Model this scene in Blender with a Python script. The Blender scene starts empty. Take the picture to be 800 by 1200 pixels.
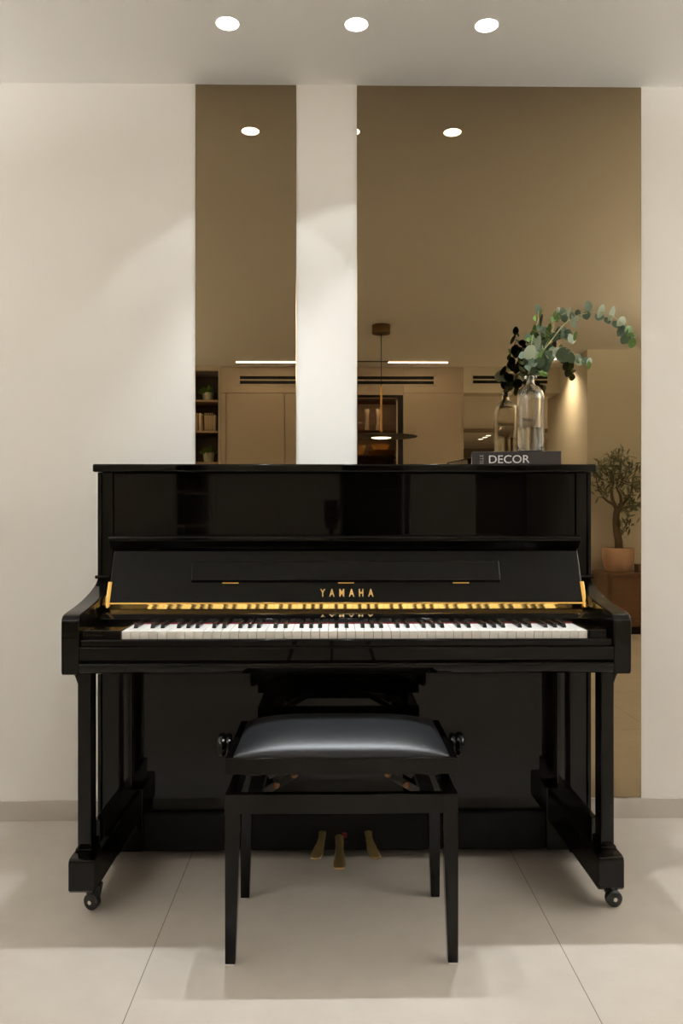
import bpy, bmesh, math, random
from mathutils import Vector, Matrix
R = math.radians
random.seed(7)
SC = bpy.context.scene
COL = SC.collection

# ------------------------------------------------------------------ measuring
F, TH, HC = 950.0, R(0.72), 1.055          # focal (px of an 800 wide frame), yaw, eye height
WALL = 2.79                                 # the piano wall; mirrored room lies at Y = 2*WALL - Y
MIR = 2*WALL - 0.011
def P(px, py, Y):
    dx, dz = (px-400)/F, (600-py)/F
    t = Y/(math.cos(TH)-dx*math.sin(TH))
    return Vector((t*(dx*math.cos(TH)+math.sin(TH)), Y, HC+t*dz))
def PX(px, Y): return P(px, 600, Y).x
def V(px, py, Zv):                          # seen in the mirror at distance Zv: its real place in the room
    p = P(px, py, Zv); return Vector((p.x, MIR-Zv, p.z))
def VX(px, Zv): return V(px, 600, Zv).x
def VZ(px, py, Zv): return V(px, py, Zv).z

# ------------------------------------------------------------------ materials
def newmat(name):
    m = bpy.data.materials.new(name); m.use_nodes = True
    return m, m.node_tree, m.node_tree.nodes['Principled BSDF']
def pm(name, col, rough=0.5, metal=0.0, noise=0.0, nscale=8.0, spec=0.5, coat=0.0, bump=0.0, stretch=None):
    m, nt, b = newmat(name)
    b.inputs['Base Color'].default_value = (*col, 1)
    b.inputs['Roughness'].default_value = rough
    b.inputs['Metallic'].default_value = metal
    b.inputs['Specular IOR Level'].default_value = spec
    b.inputs['Coat Weight'].default_value = coat
    if noise or bump:
        tc = nt.nodes.new('ShaderNodeTexCoord'); mp = nt.nodes.new('ShaderNodeMapping')
        nz = nt.nodes.new('ShaderNodeTexNoise'); nz.inputs['Scale'].default_value = nscale; nz.inputs['Detail'].default_value = 5
        if stretch: mp.inputs['Scale'].default_value = stretch
        nt.links.new(tc.outputs['Object'], mp.inputs[0]); nt.links.new(mp.outputs[0], nz.inputs['Vector'])
        if noise:
            mx = nt.nodes.new('ShaderNodeMix'); mx.data_type = 'RGBA'
            mx.inputs[6].default_value = (*[c*(1-noise) for c in col], 1)
            mx.inputs[7].default_value = (*[min(1, c*(1+noise)) for c in col], 1)
            nt.links.new(nz.outputs['Fac'], mx.inputs[0]); nt.links.new(mx.outputs[2], b.inputs['Base Color'])
        if bump:
            bp = nt.nodes.new('ShaderNodeBump'); bp.inputs['Strength'].default_value = bump; bp.inputs['Distance'].default_value = 0.002
            nt.links.new(nz.outputs['Fac'], bp.inputs['Height']); nt.links.new(bp.outputs[0], b.inputs['Normal'])
    return m
def emat(name, col, strength):
    m = bpy.data.materials.new(name); m.use_nodes = True; nt = m.node_tree
    nt.nodes.clear(); e = nt.nodes.new('ShaderNodeEmission'); o = nt.nodes.new('ShaderNodeOutputMaterial')
    e.inputs[0].default_value = (*col, 1); e.inputs[1].default_value = strength
    nt.links.new(e.outputs[0], o.inputs[0]); return m
def glassmat(name, col=(1,1,1), ior=1.45, rough=0.0):
    m, nt, b = newmat(name)
    b.inputs['Base Color'].default_value = (*col, 1); b.inputs['Roughness'].default_value = rough
    b.inputs['Transmission Weight'].default_value = 1; b.inputs['IOR'].default_value = ior
    return m
def panemat(name, tint):
    m = bpy.data.materials.new(name); m.use_nodes = True; nt = m.node_tree; nt.nodes.clear()
    t = nt.nodes.new('ShaderNodeBsdfTransparent'); t.inputs[0].default_value = (*tint, 1)
    g = nt.nodes.new('ShaderNodeBsdfGlossy'); g.inputs['Roughness'].default_value = 0.0
    fr = nt.nodes.new('ShaderNodeFresnel'); fr.inputs[0].default_value = 1.5
    mx = nt.nodes.new('ShaderNodeMixShader'); o = nt.nodes.new('ShaderNodeOutputMaterial')
    nt.links.new(fr.outputs[0], mx.inputs[0]); nt.links.new(t.outputs[0], mx.inputs[1]); nt.links.new(g.outputs[0], mx.inputs[2])
    nt.links.new(mx.outputs[0], o.inputs[0]); return m
def mirrormat(name, col):
    m = bpy.data.materials.new(name); m.use_nodes = True; nt = m.node_tree; nt.nodes.clear()
    g = nt.nodes.new('ShaderNodeBsdfGlossy'); g.inputs['Color'].default_value = (*col, 1); g.inputs['Roughness'].default_value = 0.0
    o = nt.nodes.new('ShaderNodeOutputMaterial'); nt.links.new(g.outputs[0], o.inputs[0]); return m
def tilemat(name):
    m, nt, b = newmat(name); N = nt.nodes; L = nt.links
    tc = N.new('ShaderNodeTexCoord')
    def noise(scale, detail, rough=.55):
        n = N.new('ShaderNodeTexNoise'); n.inputs['Scale'].default_value = scale; n.inputs['Detail'].default_value = detail
        n.inputs['Roughness'].default_value = rough; L.new(tc.outputs['Object'], n.inputs['Vector']); return n
    n1, n2 = noise(1.6, 6, .6), noise(14, 5)
    mx = N.new('ShaderNodeMix'); mx.data_type = 'RGBA'
    mx.inputs[6].default_value = (.355, .314, .270, 1); mx.inputs[7].default_value = (.60, .552, .492, 1)
    ad = N.new('ShaderNodeMath'); ad.operation = 'MULTIPLY_ADD'; ad.inputs[1].default_value = .3; 
    L.new(n2.outputs['Fac'], ad.inputs[0])
    sc = N.new('ShaderNodeMath'); sc.operation = 'MULTIPLY'; sc.inputs[1].default_value = .7
    L.new(n1.outputs['Fac'], sc.inputs[0]); L.new(sc.outputs[0], ad.inputs[2]); L.new(ad.outputs[0], mx.inputs[0])
    sp = N.new('ShaderNodeSeparateXYZ'); L.new(tc.outputs['Object'], sp.inputs[0])
    def line(axis, off, pitch, half):
        a = N.new('ShaderNodeMath'); a.operation = 'SUBTRACT'; a.inputs[1].default_value = off - 100*pitch
        L.new(sp.outputs[axis], a.inputs[0])
        d = N.new('ShaderNodeMath'); d.operation = 'DIVIDE'; d.inputs[1].default_value = pitch; L.new(a.outputs[0], d.inputs[0])
        f = N.new('ShaderNodeMath'); f.operation = 'FRACT'; L.new(d.outputs[0], f.inputs[0])
        p = N.new('ShaderNodeMath'); p.operation = 'PINGPONG'; p.inputs[1].default_value = .5; L.new(f.outputs[0], p.inputs[0])
        l = N.new('ShaderNodeMath'); l.operation = 'LESS_THAN'; l.inputs[1].default_value = half/pitch; L.new(p.outputs[0], l.inputs[0])
        return l
    lx, ly = line('X', -.43, .988, .0011), line('Y', 1.65, 1.2, .0011)
    mxx = N.new('ShaderNodeMath'); mxx.operation = 'MAXIMUM'; L.new(lx.outputs[0], mxx.inputs[0]); L.new(ly.outputs[0], mxx.inputs[1])
    m2 = N.new('ShaderNodeMix'); m2.data_type = 'RGBA'; m2.inputs[7].default_value = (.16, .135, .11, 1)
    L.new(mxx.outputs[0], m2.inputs[0]); L.new(mx.outputs[2], m2.inputs[6]); L.new(m2.outputs[2], b.inputs['Base Color'])
    b.inputs['Roughness'].default_value = .42; b.inputs['Specular IOR Level'].default_value = .4
    return m

M = {}
M['lacquer'] = pm('black_polished_lacquer', (.0022,.0020,.0018), .03, spec=.26)
M['lacquer_satin'] = pm('black_satin_lacquer', (.006,.0055,.005), .16)
M['black'] = pm('black_void', (.004,.004,.004), .7)
M['black_paint'] = pm('black_satin_paint', (.004,.004,.004), .5, spec=.15)
M['ivory'] = pm('key_white', (.86,.84,.80), .22, noise=.02)
M['ebony'] = pm('key_black', (.008,.008,.008), .22)
M['brass'] = pm('polished_brass', (.92,.58,.17), .10, metal=1)
M['brass_soft'] = pm('brass_worn', (.80,.56,.24), .36, metal=.92, noise=.12, nscale=60)
M['gold'] = pm('gold_letter', (.85,.55,.20), .32, metal=1)
M['felt'] = pm('red_felt', (.16,.010,.014), .95, noise=.2, nscale=200)
M['vinyl'] = pm('black_vinyl', (.009,.0095,.011), .39, bump=.06, nscale=500)
M['steel'] = pm('dark_steel', (.05,.048,.045), .35, metal=.7)
M['bolt'] = pm('bronze_bolt', (.22,.115,.06), .4, metal=1)
M['chrome'] = pm('light_metal', (.75,.74,.72), .25, metal=1)
M['rubber'] = pm('black_rubber', (.015,.015,.015), .45)
M['wall'] = pm('painted_wall', (.80,.775,.735), .85, noise=.012, nscale=3, spec=.2)
M['ceil'] = pm('painted_ceiling', (.86,.845,.82), .9, noise=.01, nscale=3, spec=.2)
M['tile'] = tilemat('porcelain_tile')
M['skirt'] = pm('tile_skirting', (.47,.43,.385), .5, noise=.08, nscale=9)
M['mirror'] = mirrormat('bronze_mirror', (.315,.245,.152))
M['mirror_edge'] = pm('mirror_edge', (.05,.035,.02), .3)
M['lens'] = emat('lamp_lens', (1,.95,.88), 22)
M['led'] = emat('led_diffuser', (1,.93,.82), 14)
M['white_metal'] = pm('white_metal', (.8,.78,.74), .4)
M['beige'] = pm('beige_lacquer_panel', (.44,.365,.285), .45, noise=.02, nscale=4)
M['walnut_dark'] = pm('dark_walnut', (.055,.033,.021), .45, noise=.35, nscale=6, stretch=(8,8,.6))
M['walnut_mid'] = pm('cabinet_walnut', (.11,.058,.034), .45, noise=.3, nscale=6, stretch=(8,8,.6))
M['walnut'] = pm('walnut_wood', (.135,.068,.034), .42, noise=.35, nscale=5, stretch=(.7,8,9))
M['oak_edge'] = pm('oak_edge', (.36,.25,.15), .5, noise=.15, nscale=10, stretch=(1,8,8))
M['slot'] = pm('vent_slot_black', (.004,.004,.004), .8)
M['bronze'] = pm('bronze_metal', (.16,.095,.04), .35, metal=.8)
M['shade'] = pm('dark_shade', (.045,.035,.026), .5)
M['lampbrass'] = pm('lamp_brass', (.48,.28,.09), .3, metal=1)
M['pane'] = panemat('smoked_pane', (.72,.66,.60))
M['glass'] = glassmat('clear_glass', (.985,1,.99), 1.46)
M['water'] = glassmat('water', (1,1,1), 1.33)
M['amber'] = glassmat('amber_glass', (.80,.55,.24), 1.45, .12); M['crystal'] = glassmat('crystal_glass', (.95,.90,.85), 1.5, .10)
M['amber'].node_tree.nodes['Principled BSDF'].inputs['Transmission Weight'].default_value = .45
M['crystal'].node_tree.nodes['Principled BSDF'].inputs['Transmission Weight'].default_value = .55
M['leaf_pale'] = pm('leaf_glaucous_pale', (.30,.35,.25), .6, noise=.08, nscale=30)
M['leaf_teal'] = pm('leaf_blue_green', (.052,.080,.040), .6, noise=.25, spec=.3, nscale=30)
M['leaf_green'] = pm('leaf_young_green', (.085,.16,.022), .45, noise=.15, nscale=30)
M['leaf_olive'] = pm('leaf_olive', (.145,.165,.075), .5, noise=.25, nscale=25)
M['leaf_olive_pale'] = pm('leaf_olive_underside', (.30,.31,.20), .6, noise=.15, nscale=25)
M['stem'] = pm('stem_green', (.30,.27,.12), .5)
M['bark'] = pm('olive_bark', (.13,.085,.05), .85, noise=.35, nscale=35, bump=.8)
M['terracotta'] = pm('terracotta', (.50,.315,.22), .8, noise=.12, nscale=14)
M['soil'] = pm('soil', (.05,.033,.02), .95, noise=.4, nscale=60)
M['cover'] = pm('book_cover', (.028,.0215,.020), .5)
M['paper'] = pm('paper', (.72,.66,.55), .8, noise=.08, nscale=60, stretch=(1,1,40))
M['print_white'] = pm('print_white', (.82,.81,.79), .6)
M['print_grey'] = pm('print_grey', (.38,.36,.35), .6)
M['ceramic'] = pm('celadon_ceramic', (.42,.42,.30), .5, noise=.15, nscale=30)
M['tan'] = pm('tan_book', (.50,.37,.22), .7, noise=.1, nscale=20)
M['brown'] = pm('brown_book', (.22,.13,.07), .7)
M['cream'] = pm('cream_book', (.66,.56,.40), .7)
M['camera_black'] = pm('camera_black', (.012,.012,.012), .5)
M['corr'] = pm('corridor_paint', (.62,.575,.48), .85)
M['greypanel'] = pm('grey_panel', (.30,.275,.225), .6)

# ------------------------------------------------------------------ objects
def wloc(o):
    v = Vector((0,0,0))
    while o is not None:
        v += o.location; o = o.parent
    return v
class MB:
    def __init__(s): s.bm = bmesh.new()
    def _merge(s, t, mi=0):
        for f in t.faces: f.material_index = mi
        me = bpy.data.meshes.new('tmp'); t.to_mesh(me); t.free(); s.bm.from_mesh(me); bpy.data.meshes.remove(me); return s
    def _bev(s, t, bev, seg, ang=35):
        if bev:
            bmesh.ops.recalc_face_normals(t, faces=t.faces)
            ed = [e for e in t.edges if len(e.link_faces)==2 and e.calc_face_angle(0) > R(ang)]
            if ed: bmesh.ops.bevel(t, geom=ed, offset=bev, segments=seg, profile=.5, affect='EDGES', clamp_overlap=True)
    def box(s, x0,x1,y0,y1,z0,z1, bev=0, seg=2, mi=0):
        t = bmesh.new(); bmesh.ops.create_cube(t, size=1)
        for v in t.verts: v.co = Vector(((x0+x1)/2+v.co.x*(x1-x0), (y0+y1)/2+v.co.y*(y1-y0), (z0+z1)/2+v.co.z*(z1-z0)))
        s._bev(t, bev, seg); return s._merge(t, mi)
    def prism(s, axis, pts, a0, a1, bev=0, seg=2, ang=50, mi=0):
        t = bmesh.new()
        def mk(p, a): return {'x':(a,p[0],p[1]), 'y':(p[0],a,p[1]), 'z':(p[0],p[1],a)}[axis]
        lo = [t.verts.new(mk(p,a0)) for p in pts]; hi = [t.verts.new(mk(p,a1)) for p in pts]
        t.faces.new(lo); t.faces.new(hi)
        for i in range(len(pts)):
            j = (i+1) % len(pts); t.faces.new((lo[i],lo[j],hi[j],hi[i]))
        bmesh.ops.recalc_face_normals(t, faces=t.faces)
        s._bev(t, bev, seg, ang); return s._merge(t, mi)
    def hexa(s, lo, hi, bev=0, seg=2, mi=0):         # two quads of 4 points
        t = bmesh.new(); a = [t.verts.new(p) for p in lo]; b = [t.verts.new(p) for p in hi]
        t.faces.new(a); t.faces.new(b)
        for i in range(4): t.faces.new((a[i],a[(i+1)%4],b[(i+1)%4],b[i]))
        bmesh.ops.recalc_face_normals(t, faces=t.faces)
        s._bev(t, bev, seg); return s._merge(t, mi)
    def lathe(s, prof, c, seg=32, axis=(0,0,1), mi=0):
        t = bmesh.new(); q = Vector((0,0,1)).rotation_difference(Vector(axis)); rings = []
        for r, z in prof:
            if r < 1e-6: rings.append([t.verts.new(Vector(c)+q@Vector((0,0,z)))])
            else: rings.append([t.verts.new(Vector(c)+q@Vector((r*math.cos(2*math.pi*k/seg), r*math.sin(2*math.pi*k/seg), z))) for k in range(seg)])
        for a, b in zip(rings, rings[1:]):
            for k in range(seg):
                j = (k+1) % seg
                if len(a)==1 and len(b)==1: continue
                if len(a)==1: t.faces.new((a[0], b[k], b[j]))
                elif len(b)==1: t.faces.new((a[k], a[j], b[0]))
                else: t.faces.new((a[k], a[j], b[j], b[k]))
        return s._merge(t, mi)
    def tube(s, pts, rad, seg=8, mi=0):
        t = bmesh.new(); pts = [Vector(p) for p in pts]; n = len(pts)
        rad = rad if isinstance(rad, (list,tuple)) else [rad]*n; rings = []; up = None
        for i, p in enumerate(pts):
            d = (pts[min(i+1,n-1)]-pts[max(i-1,0)]).normalized()
            if up is None: up = d.orthogonal().normalized()
            up = (up - d*up.dot(d)).normalized(); w = d.cross(up)
            rings.append([t.verts.new(p+rad[i]*(up*math.cos(2*math.pi*k/seg)+w*math.sin(2*math.pi*k/seg))) for k in range(seg)])
        for a, b in zip(rings, rings[1:]):
            for k in range(seg): t.faces.new((a[k],a[(k+1)%seg],b[(k+1)%seg],b[k]))
        t.faces.new(rings[0][::-1]); t.faces.new(rings[-1]); return s._merge(t, mi)
    def loft(s, secs, seg=16, mi=0, power=2.6):      # (center, half width x, half thickness z, x-skew)
        t = bmesh.new(); rings = []
        for (x,y,z,hw,ht) in secs:
            ring = []
            for k in range(seg):
                a = 2*math.pi*k/seg; c, d = math.cos(a), math.sin(a)
                ring.append(t.verts.new((x+hw*math.copysign(abs(c)**(2/power),c), y, z+ht*math.copysign(abs(d)**(2/power),d))))
            rings.append(ring)
        for a, b in zip(rings, rings[1:]):
            for k in range(seg): t.faces.new((a[k],a[(k+1)%seg],b[(k+1)%seg],b[k]))
        t.faces.new(rings[0][::-1]); t.faces.new(rings[-1]); return s._merge(t, mi)
    def leaf(s, c, L, W, along, normal, cup=.12, mi=0, shape='round', n=5):
        """a leaf blade: c base point, along its axis, gently cupped"""
        along = Vector(along).normalized(); normal = Vector(normal)
        side = along.cross(normal).normalized(); normal = side.cross(along).normalized()
        c = Vector(c); t = bmesh.new(); rows = []
        for i in range(n+1):
            u = i/n
            w = (math.sin(math.pi*min(1,max(0,u*.94+.04)))**(.55 if shape=='round' else .9))*W*.5
            bend = -cup*L*(u-.3)**2
            mid = c+along*(L*u)+normal*bend
            rows.append([t.verts.new(mid-side*w+normal*(cup*w*.7)), t.verts.new(mid), t.verts.new(mid+side*w+normal*(cup*w*.7))])
        for a, b in zip(rows, rows[1:]):
            for k in range(2): t.faces.new((a[k],a[k+1],b[k+1],b[k]))
        return s._merge(t, mi)
    def build(s, name, mat, parent=None, smooth=35, fix=True, kind=None, label=None):
        if fix: bmesh.ops.recalc_face_normals(s.bm, faces=s.bm.faces)
        o0 = wloc(parent) if parent else Vector((0,0,0))
        if parent is None:
            xs = [v.co for v in s.bm.verts]
            o0 = Vector((sum(v.x for v in xs)/len(xs), sum(v.y for v in xs)/len(xs), min(v.z for v in xs)))
            if kind == 'structure': o0 = Vector((0,0,0))
        bmesh.ops.translate(s.bm, verts=s.bm.verts, vec=-o0)
        me = bpy.data.meshes.new(name); s.bm.to_mesh(me); s.bm.free()
        for m in (mat if isinstance(mat, (list,tuple)) else [mat]): me.materials.append(m)
        if smooth:
            me.polygons.foreach_set('use_smooth', [True]*len(me.polygons)); me.set_sharp_from_angle(angle=R(smooth))
        ob = bpy.data.objects.new(name, me); COL.objects.link(ob)
        if smooth == 35:
            wn = ob.modifiers.new('flat_faces', 'WEIGHTED_NORMAL'); wn.keep_sharp = True; wn.weight = 100; wn.thresh = .001
        if parent: ob.parent = parent
        else: ob.location = o0
        if kind: ob['kind'] = kind
        if label: ob['label'] = label
        return ob
def tag(o, label, cat, group=None):
    o['label'] = label; o['category'] = cat
    if group: o['group'] = group
    return o
def thing(name, loc, label, cat, group=None):
    o = bpy.data.objects.new(name, None); COL.objects.link(o); o.location = loc; o.empty_display_size = .1
    return tag(o, label, cat, group)
def dup(root, loc, label, group=None, rz=0):
    r = root.copy(); COL.objects.link(r); r.location = loc; r.rotation_euler.z = rz; r['label'] = label
    if group: r['group'] = group
    for ch in list(root.children):
        c = ch.copy(); COL.objects.link(c); c.parent = r
        for g in list(ch.children):
            d = g.copy(); COL.objects.link(d); d.parent = c
    return r
def S(name, mat, *boxes, bev=0):
    b = MB()
    for x in boxes: b.box(*x, bev=bev)
    return b.build(name, mat, kind='structure', smooth=0)
def text_bm(txt, w, h, depth, spacing=1.0, bold=0.0):
    """letters in the XZ plane facing -Y, lower left corner at the origin, w x h"""
    cu = bpy.data.curves.new('t', 'FONT'); cu.body = txt; cu.extrude = .01; cu.space_character = spacing; cu.offset = bold
    ob = bpy.data.objects.new('t', cu); COL.objects.link(ob)
    dg = bpy.context.evaluated_depsgraph_get(); me = bpy.data.meshes.new_from_object(ob.evaluated_get(dg))
    bpy.data.objects.remove(ob); bpy.data.curves.remove(cu)
    xs = [v.co.x for v in me.vertices]; ys = [v.co.y for v in me.vertices]; zs = [v.co.z for v in me.vertices]
    for v in me.vertices:
        x = (v.co.x-min(xs))/(max(xs)-min(xs))*w; y = (v.co.y-min(ys))/(max(ys)-min(ys))*h; z = (v.co.z-min(zs))/(max(zs)-min(zs))*depth
        v.co = (x, -z, y)
    bm = bmesh.new(); bm.from_mesh(me); bpy.data.meshes.remove(me); return bm
def xform(bm, mat):
    bmesh.ops.transform(bm, matrix=mat, verts=bm.verts); return bm

# ================================================================== THE SETTING
CE = 2.525
XL, XR = -2.6, 3.4
YB = MIR-8.2                 # face of the built-in wall at the far end of the room
SOF_X0 = VX(543, 8.2)        # right end of the built-in wall
S('floor', M['tile'], (XL-.1, XR+.1, -9.2, WALL+.1, -.1, 0))
S('ceiling', M['ceil'], (XL-.1, XR+.1, YB-.75, WALL+.1, CE, CE+.1))
S('wall_back', M['wall'], (XL-.1, XR+.1, WALL, WALL+.1, 0, CE))
S('wall_left', M['wall'], (XL-.1, XL, YB-.7, WALL, 0, CE))
S('wall_right', M['wall'], (XR, XR+.1, -9.2, WALL, 0, CE))
S('wall_front', M['wall'], (XL-.1, SOF_X0+.02, YB-.75, YB-.65, 0, CE))
AY0 = MIR-7.31               # face of the partition behind the olive tree
AX = VX(688, 7.31)
S('wall_alcove', M['corr'], (AX, XR, AY0-1.35, AY0, 0, CE))
zs = VZ(600, 460.5, 8.2)
S('trim_1', M['corr'], (SOF_X0+.0015, AX, YB-.25, YB, zs, CE))                 # bulkhead over the passage
YH = MIR-11.7
S('ceiling_passage', M['ceil'], (SOF_X0-.2, XR, YH, YB-.25, zs, zs+.1))
S('trim_2', M['greypanel'], (SOF_X0-.2, XR, YH-.08, YH, 2.21, zs+.1))
S('ceiling_hall', M['ceil'], (SOF_X0-.2, XR, -9.2, YH-.08, 2.21, 2.31))
S('wall_passage', M['corr'], (SOF_X0-.2, SOF_X0-.1, -9.2, YB-.75, 0, zs))
S('wall_far', M['greypanel'], (SOF_X0-.2, XR, -9.3, -9.2, 0, 2.3))
S('baseboard_back', M['skirt'], (XL, XR, WALL-.011, WALL-.0005, 0, .068), bev=.0015)
S('baseboard_left', M['skirt'], (XL, XL+.011, YB-.6, WALL-.012, 0, .068), bev=.0015)
S('baseboard_right', M['skirt'], (XR-.011, XR, -9.1, WALL-.012, 0, .068), bev=.0015)

# ---- bronze mirrors on the piano wall
def mirror(x0, x1, label):
    b = MB(); b.box(x0, x1, WALL-.0055, WALL-.0004, .0695, CE-.004, bev=.0012, seg=1)
    o = b.build('wall_mirror', M['mirror'], smooth=0); return tag(o, label, 'mirror', 'bronze wall mirrors')
mirror(PX(229, WALL), PX(347, WALL), 'narrow bronze tinted mirror strip left of the white wall strip')
mirror(PX(418, WALL), PX(750.5, WALL), 'wide bronze tinted mirror panel on the wall behind the eucalyptus vase')

# ================================================================== LAMPS
def spot(x, y, z, watt, col, ang, blend, rad=.03, tilt=(0,0)):
    l = bpy.data.lights.new('spot_beam', 'SPOT'); l.energy = watt; l.color = col; l.spot_size = R(ang); l.spot_blend = blend
    l.shadow_soft_size = rad
    o = bpy.data.objects.new('spot_beam', l); COL.objects.link(o); o.location = (x,y,z); o.rotation_euler = (tilt[0], tilt[1], 0); return o
def downlight(x, y, z, label, group, r=.036):
    t = thing('ceiling_downlight', (x,y,z), label, 'ceiling light', group)
    MB().lathe([(r+.001,-.0002),(r+.004,-.0025),(r+.001,-.004),(r-.002,-.003),(r-.002,-.0004)], (x,y,z), 32).build('trim_ring', M['white_metal'], t)
    MB().lathe([(0,-.0018),(r-.003,-.0018),(r-.003,-.0006),(0,-.0006)], (x,y,z), 32).build('lens', M['lens'], t)
    return t
COOL, WARM, FILL = (.90,.96,1), (1,.90,.74), 125
ORD = ['left', 'middle', 'right']
for i, (px, py) in enumerate([(266.5,27.5),(417.5,28.5),(570,29)]):
    q = P(px, py, 2.44)
    downlight(q.x, 2.44, CE, ['leftmost','middle','rightmost'][i]+' of the three round downlights in the ceiling above the piano', 'downlights above the piano')
    spot(q.x, 2.44, CE-.012, 6.5, COOL, 84, .12, .022)
    spot(q.x, 2.44, CE-.012, 62, COOL, 62, .9, .022)
q = V(648, 420, 7.76)
downlight(q.x, q.y, CE, 'round downlight grazing the pale partition beside the olive tree, seen behind the eucalyptus', 'downlights at the far end', .045)
spot(q.x, q.y, CE-.012, 150, (1,.97,.92), 125, 1.0, .04)
for k, (px, py, zv) in enumerate([(572,509.8,12.2),(568,512,12.5),(563,514.5,12.8)]):
    p = V(px, py, zv)
    downlight(p.x, p.y, 2.21, ['nearest','middle','farthest'][k]+' of three tiny downlights in the low hall ceiling left of the vase', 'downlights in the far hall', .042)
    spot(p.x, p.y, 2.19, 14, WARM, 110, .6, .04)
for k, (x, y) in enumerate([(2.95,-3.75),(2.95,-5.1)]):  # two unseen lamps added to brighten the passage
    downlight(x, y, zs, ['nearer','farther'][k]+' added fill downlight in the passage ceiling, unseen behind the partition', 'added fill downlights in the passage', .042)
    spot(x, y, zs-.012, 140, WARM, 120, .6, .04)
# unseen lamps added on both side walls, lighting the ceiling for soft fill
ZC = 1.95
def side_fill(x, sgn, y0, y1, label, watt):
    t = thing('fill_lamp', (x,(y0+y1)/2,ZC), label, 'fill lamp', 'added fill lamps on the side walls')
    b = MB(); xa, xb = sorted((x, x+sgn*.16))
    b.box(xa, xb, y0, y1, ZC, ZC+.012, bev=.002)
    xa, xb = sorted((x+sgn*.15, x+sgn*.16)); b.box(xa, xb, y0, y1, ZC+.012, ZC+.065, bev=.002)
    b.build('ledge', M['white_metal'], t)
    xa, xb = sorted((x+sgn*.05, x+sgn*.10))
    MB().box(xa, xb, y0+.02, y1-.02, ZC+.0125, ZC+.020).build('light_strip', M['fill_led'], t)
    l = bpy.data.lights.new('fill_glow', 'AREA'); l.shape = 'RECTANGLE'; l.size = .06; l.size_y = y1-y0-.04; l.energy = watt; l.color = AMB
    o = bpy.data.objects.new('fill_glow', l); COL.objects.link(o); o.location = (x+sgn*.08,(y0+y1)/2,ZC+.03); o.rotation_euler = (0, math.pi+sgn*R(42), 0)
AMB = (.985,.99,.96)
M['fill_led'] = emat('fill_led', (1,.87,.70), 3)
side_fill(XL+.001, 1, -2.2, 2.7, 'long white fill lamp added out of view on the left side wall', FILL*.9)
side_fill(XR-.001, -1, .2, 2.7, 'long white fill lamp added out of view on the right side wall', FILL*1.9)

# ================================================================== UPRIGHT PIANO
XC = .042; L0, R0 = XC-.7385, XC+.7385
YF = 2.43
piano = thing('upright_piano', (XC, 2.45, 0), 'black polished upright piano with open fallboard against the mirrored wall', 'piano')
lac = M['lacquer']
b = MB()
for s in (-1, 1):
    xo = XC+s*.7385; xi = XC+s*.727
    MB().box(min(xo,xi), max(xo,xi), YF-.006, 2.712, .03, 1.173, bev=.003, seg=3).build('side_panel', lac, piano)
    xa, xb = XC+s*.7262, XC+s*.694
    MB().box(min(xa,xb), max(xa,xb), YF, 2.50, .86, 1.173, bev=.0015).build('stile', lac, piano)
    xa, xb = XC+s*.7262, XC+s*.676
    MB().box(min(xa,xb), max(xa,xb), YF, 2.50, .03, .634, bev=.002).build('pilaster', lac, piano)
    xa, xb = XC+s*.675, XC+s*.646
    MB().box(min(xa,xb), max(xa,xb), YF+.03, 2.52, .03, .634, bev=.002).build('inner_post', M['lacquer_satin'], piano)
MB().box(L0+.012, R0-.012, 2.685, 2.712, .03, 1.173).build('back_board', M['lacquer_satin'], piano)
MB().box(XC-.749, XC+.749, 2.408, 2.724, 1.1735, 1.1975, bev=.005, seg=3).build('top_lid', lac, piano)
MB().box(L0+.0455, R0-.0455, YF+.004, YF+.03, .955, 1.172, bev=.0025).build('upper_panel', lac, piano)
# rail above the fallboard
xa, xb = PX(126.5, 2.372), PX(681, 2.372)
MB().prism('x', [(2.45,.986),(2.379,.986),(2.373,.983),(2.371,.977),(2.372,.971),(2.384,.962),(2.397,.946),(2.45,.946)], xa, xb, bev=.002, ang=60).build('fallboard_rail', lac, piano)
# fallboard leaning back
fa, fb = PX(126, 2.323), PX(685, 2.323)
ft, fbm = Vector((0,2.394,.942)), Vector((0,2.323,.797))
d = (ft-fbm).normalized(); n = Vector((0,-d.z,d.y)); 
FL = (ft-fbm).length
def FP(x, along, out): return Vector((x,0,0))+fbm+d*along+n*out     # a point on the fallboard face
def fbox(bm, x0, x1, a0, a1, o0, o1, bev=0, seg=2, mi=0):
    return bm.hexa([FP(x0,a0,o0),FP(x1,a0,o0),FP(x1,a1,o0),FP(x0,a1,o0)],[FP(x0,a0,o1),FP(x1,a0,o1),FP(x1,a1,o1),FP(x0,a1,o1)],bev,seg,mi)
fall = fbox(MB(), fa, fb, 0, FL, -.02, 0, .003, 3).build('fallboard', lac, piano)
def along_y(py, px=400):               # fallboard coordinate from an image row
    lo, hi = 0, FL
    for _ in range(40):
        m_ = (lo+hi)/2; p = FP(0,m_,0)
        yy = 600-F*(p.z-HC)/p.y
        if yy > py: lo = m_
        else: hi = m_
    return lo
a0, a1 = along_y(681.5), along_y(659)
fbox(MB(), PX(224,2.35), PX(586,2.35), a0, a1, -.001, .009, .0025, 3).build('music_rest', lac, fall)
for p0, p1 in ((260.5,279.5),(396,415),(530.5,549.5)):
    fbox(MB(), PX(p0,2.345), PX(p1,2.345), a0-.0075, a0-.0035, -.001, .0035, .0006).build('hinge', M['brass'], fall)
la, lb = along_y(699.3), along_y(690.3)
tb = text_bm('YAMAHA', PX(437.5,2.33)-PX(375,2.33), lb-la, .0012, 2.35, .03)
rot = Matrix(((1,0,0),(0,n.y*-1,d.y),(0,n.z*-1,d.z))).to_4x4()
tb = xform(tb, Matrix.Translation(FP(PX(375,2.33), la, .0002)) @ rot)
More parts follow.
